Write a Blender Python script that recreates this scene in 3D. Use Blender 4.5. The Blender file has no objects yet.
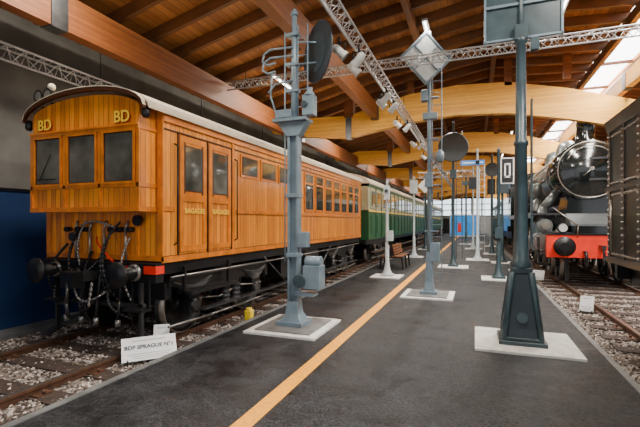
import bpy, math, random
from mathutils import Vector, Matrix
random.seed(4)
scene=bpy.context.scene
# ---------------------------------------------------------------- materials
def mat(name,col,rough=.5,metal=0.,var=.12,scale=6.,bump=0.,emit=None,estr=0.,bscale=40.,coat=0.):
    m=bpy.data.materials.new(name); m.use_nodes=True
    nt=m.node_tree; n=nt.nodes; l=nt.links; b=n['Principled BSDF']
    b.inputs['Roughness'].default_value=rough; b.inputs['Metallic'].default_value=metal
    b.inputs['Coat Weight'].default_value=coat; b.inputs['Coat Roughness'].default_value=.08
    tc=n.new('ShaderNodeTexCoord')
    no=n.new('ShaderNodeTexNoise'); no.inputs['Scale'].default_value=scale; no.inputs['Detail'].default_value=5
    l.new(tc.outputs['Object'],no.inputs['Vector'])
    cr=n.new('ShaderNodeValToRGB')
    cr.color_ramp.elements[0].position=.3; cr.color_ramp.elements[1].position=.7
    cr.color_ramp.elements[0].color=[c*(1-var) for c in col]+[1]
    cr.color_ramp.elements[1].color=[min(1,c*(1+var)) for c in col]+[1]
    l.new(no.outputs['Fac'],cr.inputs['Fac']); l.new(cr.outputs['Color'],b.inputs['Base Color'])
    if bump:
        n2=n.new('ShaderNodeTexNoise'); n2.inputs['Scale'].default_value=bscale; n2.inputs['Detail'].default_value=6
        l.new(tc.outputs['Object'],n2.inputs['Vector'])
        bp=n.new('ShaderNodeBump'); bp.inputs['Strength'].default_value=bump; bp.inputs['Distance'].default_value=.02
        l.new(n2.outputs['Fac'],bp.inputs['Height']); l.new(bp.outputs['Normal'],b.inputs['Normal'])
    if emit:
        b.inputs['Emission Color'].default_value=list(emit)+[1]; b.inputs['Emission Strength'].default_value=estr
    return m
def planks(name,col,width,cu=(1,1,0),grain=(3,3,.4),rough=.4,gap=.08,gapdark=.35,var=.18,coat=0.,gscale=6.):
    m=bpy.data.materials.new(name); m.use_nodes=True
    nt=m.node_tree; n=nt.nodes; l=nt.links; b=n['Principled BSDF']
    b.inputs['Roughness'].default_value=rough; b.inputs['Coat Weight'].default_value=coat; b.inputs['Coat Roughness'].default_value=.12
    tc=n.new('ShaderNodeTexCoord')
    dp=n.new('ShaderNodeVectorMath'); dp.operation='DOT_PRODUCT'; dp.inputs[1].default_value=cu
    l.new(tc.outputs['Object'],dp.inputs[0])
    dv=n.new('ShaderNodeMath'); dv.operation='DIVIDE'; dv.inputs[1].default_value=width; l.new(dp.outputs['Value'],dv.inputs[0])
    fr=n.new('ShaderNodeMath'); fr.operation='FRACT'; l.new(dv.outputs[0],fr.inputs[0])
    fl=n.new('ShaderNodeMath'); fl.operation='FLOOR'; l.new(dv.outputs[0],fl.inputs[0])
    wn=n.new('ShaderNodeTexWhiteNoise'); wn.noise_dimensions='1D'; l.new(fl.outputs[0],wn.inputs['W'])
    mp=n.new('ShaderNodeMapping'); mp.inputs['Scale'].default_value=grain; l.new(tc.outputs['Object'],mp.inputs['Vector'])
    no=n.new('ShaderNodeTexNoise'); no.inputs['Scale'].default_value=gscale; no.inputs['Detail'].default_value=8; no.inputs['Roughness'].default_value=.65; l.new(mp.outputs[0],no.inputs['Vector'])
    ad=n.new('ShaderNodeMath'); ad.operation='MULTIPLY_ADD'; ad.inputs[1].default_value=.35; l.new(wn.outputs['Value'],ad.inputs[0])
    sc=n.new('ShaderNodeMath'); sc.operation='MULTIPLY'; sc.inputs[1].default_value=.75; l.new(no.outputs['Fac'],sc.inputs[0]); l.new(sc.outputs[0],ad.inputs[2])
    cr=n.new('ShaderNodeValToRGB'); cr.color_ramp.elements[0].position=.28; cr.color_ramp.elements[1].position=.8
    cr.color_ramp.elements[0].color=[col[0]*(1-var),col[1]*(1-var*1.4),col[2]*(1-var*1.6),1]
    cr.color_ramp.elements[1].color=[min(1,c*(1+var)) for c in col]+[1]
    l.new(ad.outputs[0],cr.inputs['Fac'])
    lt=n.new('ShaderNodeMath'); lt.operation='GREATER_THAN'; lt.inputs[1].default_value=gap; l.new(fr.outputs[0],lt.inputs[0])
    mr=n.new('ShaderNodeMapRange'); mr.inputs['To Min'].default_value=gapdark; mr.inputs['To Max'].default_value=1.; l.new(lt.outputs[0],mr.inputs['Value'])
    mx=n.new('ShaderNodeVectorMath'); mx.operation='SCALE'; l.new(cr.outputs['Color'],mx.inputs[0]); l.new(mr.outputs[0],mx.inputs['Scale'])
    l.new(mx.outputs[0],b.inputs['Base Color'])
    bp=n.new('ShaderNodeBump'); bp.inputs['Strength'].default_value=.5; bp.inputs['Distance'].default_value=.01
    l.new(lt.outputs[0],bp.inputs['Height']); l.new(bp.outputs['Normal'],b.inputs['Normal'])
    return m
def ballastmat():
    m=bpy.data.materials.new('ballast_gravel'); m.use_nodes=True
    nt=m.node_tree; n=nt.nodes; l=nt.links; b=n['Principled BSDF']; b.inputs['Roughness'].default_value=.9
    tc=n.new('ShaderNodeTexCoord'); v=n.new('ShaderNodeTexVoronoi'); v.inputs['Scale'].default_value=20
    l.new(tc.outputs['Object'],v.inputs['Vector'])
    sp=n.new('ShaderNodeSeparateColor'); l.new(v.outputs['Color'],sp.inputs[0])
    cr=n.new('ShaderNodeValToRGB'); e=cr.color_ramp.elements
    e[0].color=(.06,.045,.035,1); e[1].color=(.55,.49,.44,1); x=e.new(.55); x.color=(.21,.165,.14,1)
    l.new(sp.outputs[0],cr.inputs['Fac']); l.new(cr.outputs['Color'],b.inputs['Base Color'])
    bp=n.new('ShaderNodeBump'); bp.inputs['Strength'].default_value=1; bp.inputs['Distance'].default_value=.05; bp.invert=True
    l.new(v.outputs['Distance'],bp.inputs['Height']); l.new(bp.outputs['Normal'],b.inputs['Normal'])
    return m
def asphaltmat():
    m=bpy.data.materials.new('asphalt'); m.use_nodes=True
    nt=m.node_tree; n=nt.nodes; l=nt.links; b=n['Principled BSDF']
    b.inputs['Specular IOR Level'].default_value=.32
    tc=n.new('ShaderNodeTexCoord')
    a=n.new('ShaderNodeTexNoise'); a.inputs['Scale'].default_value=2.2; a.inputs['Detail'].default_value=12; a.inputs['Roughness'].default_value=.78
    f=n.new('ShaderNodeTexVoronoi'); f.inputs['Scale'].default_value=75
    l.new(tc.outputs['Object'],a.inputs['Vector']); l.new(tc.outputs['Object'],f.inputs['Vector'])
    cr=n.new('ShaderNodeValToRGB'); cr.color_ramp.elements[0].position=.38; cr.color_ramp.elements[1].position=.66
    cr.color_ramp.elements[0].color=(.006,.0065,.008,1); cr.color_ramp.elements[1].color=(.036,.037,.041,1)
    l.new(a.outputs['Fac'],cr.inputs['Fac'])
    sp=n.new('ShaderNodeSeparateColor'); l.new(f.outputs['Color'],sp.inputs[0])
    mr=n.new('ShaderNodeMapRange'); mr.inputs['To Min'].default_value=.2; mr.inputs['To Max'].default_value=1.9
    l.new(sp.outputs[0],mr.inputs['Value'])
    mx=n.new('ShaderNodeVectorMath'); mx.operation='SCALE'; l.new(cr.outputs['Color'],mx.inputs[0]); l.new(mr.outputs[0],mx.inputs['Scale'])
    l.new(mx.outputs[0],b.inputs['Base Color'])
    r=n.new('ShaderNodeMapRange'); r.inputs['From Min'].default_value=.35; r.inputs['From Max'].default_value=.65; r.inputs['To Min'].default_value=.36; r.inputs['To Max'].default_value=.8; l.new(a.outputs['Fac'],r.inputs['Value']); l.new(r.outputs[0],b.inputs['Roughness'])
    bp=n.new('ShaderNodeBump'); bp.inputs['Strength'].default_value=.45; bp.inputs['Distance'].default_value=.008
    l.new(f.outputs['Distance'],bp.inputs['Height']); l.new(bp.outputs['Normal'],b.inputs['Normal'])
    return m
BODY=planks('varnished_teak_boards',(.80,.265,.012),.085,coat=.7,var=.36,gapdark=.2)
TRIM=mat('teak_moulding',(.66,.19,.009),.3,coat=.7,var=.25)
DKTRIM=mat('dark_brown_trim',(.06,.017,.005),.4)
CREAM=mat('cream_roof_canvas',(.62,.54,.41),.7)
DGLASS=mat('old_glass',(.03,.035,.033),.04,var=.4,scale=1.5)
PGLASS=mat('window_glass',(.10,.10,.085),.05,var=.6,scale=2.2)
IRON=mat('black_iron',(.011,.011,.012),.38,.3,var=.3)
IRON2=mat('grey_iron',(.06,.06,.062),.35,.6,var=.3)
STEEL=mat('worn_steel',(.36,.32,.28),.3,.9)
PIPE=mat('pipe_grey',(.32,.31,.29),.3,.7)
RUST=mat('rusty_rail',(.12,.06,.035),.6,.5,var=.3,scale=15)
SLEEP=mat('sleeper_oak',(.05,.032,.024),.85,var=.35,scale=12,bump=.4)
RED=mat('buffer_red',(.80,.03,.010),.35)
GOLD=mat('gold_paint',(1.,.66,.04),.4,var=.02)
YEL=mat('yellow_line_paint',(.90,.36,.010),.6,var=.18,scale=25)
YELB=mat('yellow_paint',(.85,.62,.03),.5)
BLUEG=mat('signal_grey_blue',(.15,.21,.255),.35,.1,var=.18)
BLUED=mat('dark_grey_blue',(.036,.062,.075),.33,.1,var=.25)
DARKB=mat('dark_blue_back',(.022,.034,.045),.4)
PALE=mat('pale_grey_paint',(.46,.51,.53),.5)
CONC=mat('pale_concrete',(.66,.65,.62),.85,var=.18,scale=9,bump=.2)
CONCD=mat('metal_cover',(.15,.155,.155),.5,var=.3)
WALLC=mat('concrete_wall',(.12,.115,.105),.9,var=.3,scale=1.5,bump=.2)
BLUEW=mat('blue_panel',(.007,.030,.105),.5,var=.1)
WHITE=mat('white_card',(.80,.82,.83),.5,var=.03)
INK=mat('ink',(.01,.015,.06),.5)
GREYINK=mat('grey_ink',(.45,.47,.5),.5)
GREEN=mat('coach_green',(.012,.085,.030),.45)
GREENL=mat('coach_cream',(.42,.43,.27),.5)
TRUSS=mat('aluminium_truss',(.46,.46,.46),.4,.6)
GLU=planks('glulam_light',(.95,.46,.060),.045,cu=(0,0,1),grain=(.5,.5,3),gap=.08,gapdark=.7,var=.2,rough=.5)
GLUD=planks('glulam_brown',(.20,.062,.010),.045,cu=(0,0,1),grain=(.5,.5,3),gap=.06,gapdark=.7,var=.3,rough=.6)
RAFT=mat('rafter_wood',(.13,.045,.010),.6,var=.25,scale=3)
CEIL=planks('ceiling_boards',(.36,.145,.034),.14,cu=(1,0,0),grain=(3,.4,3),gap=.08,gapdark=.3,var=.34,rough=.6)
CEILR=planks('ceiling_boards_lit',(.70,.29,.06),.14,cu=(1,0,0),grain=(3,.4,3),gap=.07,gapdark=.5,var=.25,rough=.6)  # paler copy of the ceiling boards; brightness from the skylight is in the colour
LOCB=mat('locomotive_black',(.008,.011,.011),.16,.1,coat=.8,var=.2)
LOCG=mat('locomotive_grey',(.17,.185,.185),.32,.5)
TEND=mat('tender_plate',(.045,.028,.020),.32,.3,var=.35,scale=5,coat=.4)
TENDG=mat('tender_green',(.012,.024,.020),.3,.2,coat=.4)
LAMP=mat('lamp_tube',(1,1,1),.5,emit=(1,.97,.9),estr=14)
SKYG=mat('daylight_glazing',(.9,.95,1),.5,emit=(.92,.96,1),estr=9)
WING=mat('window_glazing',(.6,.7,.75),.5,emit=(.82,.92,1),estr=2.6,var=.3,scale=.5)
SPOTW=mat('spot_housing',(.5,.51,.5),.4)
BALL=ballastmat(); ASPH=asphaltmat()
SCRB=mat('screen_blue',(.02,.20,.55),.4,emit=(.02,.2,.55),estr=.5,var=.3,scale=1)
BENCH=mat('bench_wood',(.20,.075,.03),.5,var=.2)
FARW=mat('far_wall_white',(.6,.63,.65),.8)
# ---------------------------------------------------------------- mesh builder
class M:
    def __init__(s,name): s.name=name; s.v=[]; s.f=[]; s.mi=[]; s.sm=[]; s.mats=[]
    def idx(s,m):
        if m not in s.mats: s.mats.append(m)
        return s.mats.index(m)
    def add(s,vs,fs,m,smooth=False):
        o=len(s.v); s.v+= [tuple(v) for v in vs]; k=s.idx(m)
        for i,f in enumerate(fs):
            s.f.append([a+o for a in f]); s.mi.append(k); s.sm.append(smooth if isinstance(smooth,bool) else smooth[i])
    def box(s,x0,x1,y0,y1,z0,z1,m):
        vs=[(x,y,z) for x in(x0,x1) for y in(y0,y1) for z in(z0,z1)]
        s.add(vs,[(0,1,3,2),(4,6,7,5),(0,4,5,1),(2,3,7,6),(0,2,6,4),(1,5,7,3)],m)
    def cbox(s,c,d,m,rot=None):
        vs=[Vector((x*d[0]/2,y*d[1]/2,z*d[2]/2)) for x in(-1,1) for y in(-1,1) for z in(-1,1)]
        if rot is not None: vs=[rot@v for v in vs]
        vs=[v+Vector(c) for v in vs]
        s.add(vs,[(0,1,3,2),(4,6,7,5),(0,4,5,1),(2,3,7,6),(0,2,6,4),(1,5,7,3)],m)
    def cyl(s,p0,p1,r0,m,r1=None,n=16,caps=True,smooth=True):
        if r1 is None: r1=r0
        p0=Vector(p0);p1=Vector(p1); d=(p1-p0); 
        if d.length<1e-6: return
        d.normalize(); a=d.orthogonal().normalized(); b=d.cross(a)
        vs=[]
        for p,r in((p0,r0),(p1,r1)):
            for i in range(n):
                t=2*math.pi*(i+.5)/n; vs.append(p+a*(r*math.cos(t))+b*(r*math.sin(t)))
        fs=[(i,(i+1)%n,(i+1)%n+n,i+n) for i in range(n)]; sm=[smooth]*n
        if caps: fs+=[tuple(range(n-1,-1,-1)),tuple(range(n,2*n))]; sm+=[False,False]
        s.add(vs,fs,m,sm)
    def tube(s,pts,r,m,n=8):
        for a,b in zip(pts[:-1],pts[1:]): s.cyl(a,b,r,m,n=n)
        for p in pts[1:-1]: s.sph(p,r,m,6,8)
    def sph(s,c,r,m,nu=8,nv=12,sc=(1,1,1)):
        c=Vector(c); vs=[];fs=[]
        for i in range(nu+1):
            for j in range(nv):
                a=math.pi*i/nu;b=2*math.pi*j/nv
                vs.append(c+Vector((r*sc[0]*math.sin(a)*math.cos(b),r*sc[1]*math.sin(a)*math.sin(b),r*sc[2]*math.cos(a))))
        for i in range(nu):
            for j in range(nv): fs.append((i*nv+j,(i+1)*nv+j,(i+1)*nv+(j+1)%nv,i*nv+(j+1)%nv))
        s.add(vs,fs,m,True)
    def lathe(s,o,prof,m,ax=(0,0,1),n=24,smooth=True,rot0=0,caps=True):
        o=Vector(o); d=Vector(ax).normalized(); a=d.orthogonal().normalized() if abs(d.z)<.99 else Vector((1,0,0)); b=d.cross(a)
        vs=[];fs=[]
        for r,z in prof:
            for i in range(n):
                t=2*math.pi*i/n+rot0; vs.append(o+d*z+a*(r*math.cos(t))+b*(r*math.sin(t)))
        for k in range(len(prof)-1):
            for i in range(n): fs.append((k*n+i,k*n+(i+1)%n,(k+1)*n+(i+1)%n,(k+1)*n+i))
        s.add(vs,fs,m,smooth)
        q=len(prof)-1
        if caps: s.add([vs[i] for i in range(n)],[tuple(range(n-1,-1,-1))],m); s.add([vs[q*n+i] for i in range(n)],[tuple(range(n))],m)
    def prism(s,poly,ax,a,b,m,smooth=False):
        def P(u,v,w): return {'x':(w,u,v),'y':(u,w,v),'z':(u,v,w)}[ax]
        n=len(poly); vs=[P(u,v,a) for u,v in poly]+[P(u,v,b) for u,v in poly]
        fs=[(i,(i+1)%n,(i+1)%n+n,i+n) for i in range(n)]+[tuple(range(n-1,-1,-1)),tuple(range(n,2*n))]
        s.add(vs,fs,m,[smooth]*n+[False,False])
    def build(s,bevel=0,parent=None,loc=(0,0,0)):
        me=bpy.data.meshes.new(s.name); me.from_pydata(s.v,[],s.f)
        for m in s.mats: me.materials.append(m)
        me.polygons.foreach_set('material_index',s.mi); me.polygons.foreach_set('use_smooth',s.sm)
        me.update()
        import bmesh
        bm=bmesh.new(); bm.from_mesh(me); bmesh.ops.recalc_face_normals(bm,faces=bm.faces); bm.to_mesh(me); bm.free()
        ob=bpy.data.objects.new(s.name,me); scene.collection.objects.link(ob)
        if bevel:
            md=ob.modifiers.new('bevel','BEVEL'); md.width=bevel; md.segments=1; md.limit_method='ANGLE'; md.angle_limit=math.radians(50)
        if parent: ob.parent=parent
        ob.location=loc
        return ob
def text(body,loc,size,rot,m,parent,name='lettering',ext=.002,align='CENTER',off=0.):
    c=bpy.data.curves.new(name,'FONT'); c.body=body; c.size=size; c.extrude=ext; c.align_x=align; c.align_y='CENTER'; c.offset=off
    c.materials.append(m); o=bpy.data.objects.new(name,c); scene.collection.objects.link(o)
    o.location=loc; o.rotation_euler=rot
    if parent: o.parent=parent
    return o
R90=math.pi/2
# ---------------------------------------------------------------- ground
LX=-4.72; RX=2.9
g=M('floor'); g.box(-3.4,1.45,-3,60,-.25,0,ASPH)
g.box(-8,-3.4,-3,60,-.3,-.1,BALL); g.box(1.45,9,-3,60,-.3,-.1,BALL)
g.box(-3.46,-3.38,-3,60,-.25,.01,CONCD); g.box(1.43,1.5,-3,60,-.25,.01,CONCD)
g.box(-6.7,-6.3,-3,60,-.25,-.03,CONCD)
g.build()
y=M('platform_line'); y.box(-1.79,-1.63,-3,58,.0,.004,YEL); y.build()
def stones(name,rects,n):
    s=M(name)
    oct_f=[(0,2,4),(2,1,4),(1,3,4),(3,0,4),(2,0,5),(1,2,5),(3,1,5),(0,3,5)]
    m1=mat(name+'_a',(.22,.18,.155),.9,var=.4,scale=3); m2=mat(name+'_b',(.54,.47,.43),.9,var=.3,scale=3); m3=mat(name+'_c',(.07,.055,.045),.9)
    for x0,x1,y0,y1 in rects:
        for i in range(int(n*(x1-x0)*(y1-y0))):
            c=Vector((random.uniform(x0,x1),random.uniform(y0,y1),-.1+random.uniform(-.01,.012)))
            r=random.uniform(.012,.028); q=Matrix.Rotation(random.uniform(0,6.3),3,(random.random(),random.random(),random.random()+.1))
            b=[Vector(v)*r*random.uniform(.7,1.25) for v in((1,0,0),(-1,0,0),(0,1,0),(0,-1,0),(0,0,.8),(0,0,-.8))]
            s.add([c+q@v for v in b],oct_f,random.choice((m1,m1,m2,m3,m3,m2)))
    s.build()
stones('ballast_stones',[(-6.25,-3.5,1.6,7.5),(1.52,3.6,4.5,11)],620)
def track(cx,y0,y1):
    t=M('railway_track')
    for k in(-1,1):
        x=cx+k*.70
        prof=[(x-.065,-.14),(x+.065,-.14),(x+.065,-.125),(x+.012,-.11),(x+.012,-.04),(x+.034,-.03),(x+.034,0),(x-.034,0),(x-.034,-.03),(x-.012,-.04),(x-.012,-.11),(x-.065,-.125)]
        t.prism(prof,'y',y0,y1,RUST); t.box(x-.026,x+.026,y0,y1,.0,.003,STEEL)
    yy=y0+.2
    while yy<y1:
        t.box(cx-1.15,cx+1.15,yy,yy+.24,-.19,-.08,SLEEP)
        for k in(-1,1):
            t.box(cx+k*.7-.13,cx+k*.7+.13,yy+.04,yy+.2,-.085,-.067,RUST)
            for q in(-1,1): t.cyl((cx+k*.7+q*.1,yy+.12,-.07),(cx+k*.7+q*.1,yy+.12,-.03),.018,RUST,n=6)
        yy+=.62
    t.build()
track(LX,-2.5,58); track(RX,-2.5,58)
# ---------------------------------------------------------------- shell
w=M('wall_left'); w.box(-7.0,-6.75,-3,60,-.3,5.2,WALLC)
for i in range(12): w.box(-6.76,-6.72,-1+i*5,-.97+i*5,2.1,5.2,CONCD)
w.build()
w=M('trim_blue_panel'); w.box(-6.75,-6.68,-3,60,-.1,2.1,BLUEW); w.box(-6.75,-6.66,-3,60,2.08,2.12,IRON)
for i in range(20): w.box(-6.685,-6.675,-1+i*3,-.98+i*3,-.1,2.1,IRON)
w.build()
w=M('wall_right'); w.box(8.4,8.6,-3,60,-.3,3.2,WALLC); w.box(8.4,8.6,-3,60,4.6,5.6,RAFT)
for i in range(22): w.box(8.42,8.58,-3+i*3,-2.85+i*3,3.2,4.6,RAFT)
w.build()
w=M('wall_far'); w.box(-7,8.6,60,60.2,-.3,2.4,FARW); w.box(-7,8.6,60,60.2,4.8,7,RAFT)
for x in(-5.5,-1.5,2.2): w.box(x,x+2.2,59.93,60,.0,2.1,IRON2)
w.build()
w=M('window_1'); w.box(-7,8.6,60.05,60.15,2.4,4.8,WING)
for i in range(13): w.box(-7+i*1.3,-6.82+i*1.3,59.9,60.04,2.4,4.8,IRON2)
for z in(2.4,3.2,4.0): w.box(-7,8.6,59.9,60.04,z,z+.1,IRON2)
w.build()
SX0,SX1=3.25,4.25
PR=[(-7.0,5.0),(-3,5.95),(.5,6.5),(SX0,6.3),(SX1,6.2),(8.6,5.4)]
def cz(x):
    for a,b in zip(PR[:-1],PR[1:]):
        if a[0]<=x<=b[0]: return a[1]+(b[1]-a[1])*(x-a[0])/(b[0]-a[0])
    return PR[-1][1]
c=M('ceiling')
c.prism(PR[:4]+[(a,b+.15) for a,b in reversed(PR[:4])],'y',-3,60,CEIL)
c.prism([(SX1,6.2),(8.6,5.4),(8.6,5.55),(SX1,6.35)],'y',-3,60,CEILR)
yy=-2.6; k=0
while yy<59:
    for x0,x1 in((-6.75,-3),(-3,.5),(.5,SX0),(SX1,8.4)):
        z0,z1=cz(x0),cz(x1); dp=.22
        c.prism([(x0,z0-dp),(x1,z1-dp),(x1,z1),(x0,z0)],'y',yy,yy+.08,RAFT)
    if k%3==0: c.box(SX0,SX1,yy,yy+.06,6.2,6.28,RAFT)
    yy+=.8; k+=1
for x in(-1.3,.5,SX0,SX1,6.2): c.box(x-.06,x+.06,-3,60,cz(x)-.34,cz(x)-.1,RAFT)
c.build()
s=M('window_2'); s.box(SX0,SX1,-3,60,6.30,6.34,SKYG); s.build()
def longbeam(x,z0,z1,m,w=.2):
    b=M('longitudinal_roof_beam'); b.box(x-w/2,x+w/2,-3,60,z0,z1,m)
    for k in range(7): b.box(x-w/2-.015,x+w/2+.015,4+k*8.8,4.25+k*8.8,z0-.02,z1+.01,IRON2)
    b.build()
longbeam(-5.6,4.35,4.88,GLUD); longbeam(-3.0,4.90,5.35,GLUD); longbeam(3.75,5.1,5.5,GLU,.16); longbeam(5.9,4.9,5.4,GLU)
def archbeam(y0):
    b=M('glulam_arch_beam')
    P=[(-6.72,4.75,5.3),(-5.2,4.5,5.15),(-3.9,4.38,5.1),(-3.2,4.5,5.3),(-1.9,4.72,5.6),(-.5,4.82,5.72),(.9,4.75,5.65),(2.4,4.45,5.3),(4.0,4.05,4.8),(5.6,3.9,4.5),(8.4,3.9,4.45)]
    poly=[(a,l) for a,l,h in P]+[(a,h) for a,l,h in reversed(P)]
    b.prism(poly,'y',y0,y0+.24,GLU)
    for a in(-3.9,): b.box(a-.10,a+.10,y0-.02,y0+.26,4.35,5.15,IRON2)
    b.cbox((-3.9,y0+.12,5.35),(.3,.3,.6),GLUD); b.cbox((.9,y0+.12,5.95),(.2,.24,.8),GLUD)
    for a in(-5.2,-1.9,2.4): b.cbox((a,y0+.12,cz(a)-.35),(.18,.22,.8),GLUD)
    b.build()
for k in range(7): archbeam(13+k*7)
def truss(p0,p1,size=.2,r=.018):
    t=M('lighting_truss'); p0=Vector(p0);p1=Vector(p1); d=(p1-p0); L=d.length; d.normalize()
    side=d.cross(Vector((0,0,1))).normalized(); up=Vector((0,0,1))
    ch=[p0+side*size/2,p0-side*size/2,p0-up*size]
    for q in ch: t.cyl(q,q+d*L,r,TRUSS,n=8)
    n=int(L/size/1.3); st=L/n
    for i in range(n):
        for a,b in((0,1),(1,2),(2,0)):
            u=ch[a]+d*(i*st); v=ch[b]+d*((i+.5)*st); w_=ch[a]+d*((i+1)*st)
            t.cyl(u,v,.008,TRUSS,n=5); t.cyl(v,w_,.008,TRUSS,n=5)
    for q in range(int(L/6)+1):
        p=p0+d*(q*6+.5); t.cyl(p,(p.x,p.y,cz(p.x)-.28),.008,IRON,n=5)
    t.build()
truss((-1.85,-1,4.64),(-1.85,40,4.64)); truss((-6.3,-1,4.12),(-6.3,20,4.12)); truss((-5.42,8.2,4.84),(3.2,8.2,4.84),.16,.015); truss((-2.9,23,4.3),(2.2,23,4.3),.3)
def spot(p,yaw):
    t=M('spotlight'); p=Vector(p); dr=Vector((math.sin(yaw)*.7,math.cos(yaw)*.7,-.6)).normalized()
    t.cyl(p+Vector((0,0,.22)),p+Vector((0,0,.12)),.02,IRON,n=6); t.tube([p+Vector((-.09,0,0)),p+Vector((-.09,0,.12)),p+Vector((.09,0,.12)),p+Vector((.09,0,0))],.01,IRON,n=6)
    t.lathe(p-dr*.12,[(.04,0),(.065,.04),(.065,.16),(.08,.24)],SPOTW,ax=dr,n=16); t.cyl(p+dr*.115,p+dr*.125,.07,IRON2,n=14)
    t.build()
for k,yy in enumerate((6.0,6.4,6.8,8.6,9.0,9.4,11,11.5,14,14.5,17,20)): spot((-1.85+(.10 if k%2 else -.10),yy,4.22),(-1.3 if k%2 else 1.2))
def fluo(x,y0,L=1.5):
    z=cz(x)-.40
    t=M('fluorescent_lamp'); t.box(x-.06,x+.06,y0,y0+L,z,z+.05,SPOTW); t.cyl((x,y0+.04,z-.02),(x,y0+L-.04,z-.02),.018,LAMP,n=8); t.cyl((x,y0+.1,z),(x,y0+.1,cz(x)-.25),.006,IRON,n=5); t.cyl((x,y0+L-.1,z),(x,y0+L-.1,cz(x)-.25),.006,IRON,n=5); t.build()
LYS=(3.0,8.9,15,22,29,36,43)
for x in(-4.6,-1.0,1.7):
    for yy in LYS: fluo(x,yy)
def area(x,y,z,sx,sy,p,col=(1,.91,.78),rot=(0,0,0)):
    l=bpy.data.lights.new('hall_light','AREA'); l.shape='RECTANGLE'; l.size=sx; l.size_y=sy; l.energy=p; l.color=col
    o=bpy.data.objects.new('hall_light',l); o.location=(x,y,z); o.rotation_euler=rot; scene.collection.objects.link(o)
for x in(-4.6,-1.0,1.7):
    for yy in LYS: area(x,yy+.75,cz(x)-.46,.3,1.5,165 if yy<20 else 125)
for yy in(2,10,18,28,40,52): area((SX0+SX1)/2,yy,6.18,.8,6,800 if yy<25 else 560,(1,.97,.92))
# ---------------------------------------------------------------- railcar (wood)
def leafspring(t,x,yc,z,L,m):
    for k in range(6):
        l=L*(1-k*.14)/2
        pts=[]
        for i in range(7):
            u=-1+i/3; pts.append((x,yc+u*l,z-k*.022+ .09*(u*u)*(1-k*.14)**2))
        for a,b in zip(pts[:-1],pts[1:]):
            t.cyl(a,b,.022,m,n=4,smooth=False)
def wheel(t,x,yc,r,m,sgn,spokes=0,rim=None):
    rim=rim or STEEL
    if spokes:
        t.lathe((x,yc,r),[(r-.07,-.04*sgn),(r+.03,-.07*sgn),(r+.03,-.045*sgn),(r,-.04*sgn),(r,.06*sgn),(r-.07,.06*sgn),(r-.07,-.04*sgn)],m,ax=(1,0,0),n=32,caps=False)
        for i in range(spokes):
            a=2*math.pi*i/spokes; t.cyl((x,yc+.08*math.cos(a),r+.08*math.sin(a)),(x,yc+(r-.05)*math.cos(a),r+(r-.05)*math.sin(a)),.026,m,n=6)
    else:
        t.lathe((x,yc,r),[(r+.03,-.07*sgn),(r+.03,-.045*sgn),(r,-.04*sgn),(r,.06*sgn),(r-.05,.06*sgn),(r-.07,.02*sgn),(.14,.03*sgn),(.12,.07*sgn)],m,ax=(1,0,0),n=32)
    t.lathe((x,yc,r),[(r+.003,-.03*sgn),(r+.003,.062*sgn),(r-.022,.063*sgn)],rim,ax=(1,0,0),n=32,caps=False)
    t.cyl((x-.1*sgn,yc,r),(x+.12*sgn,yc,r),.10,m,n=16)
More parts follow.
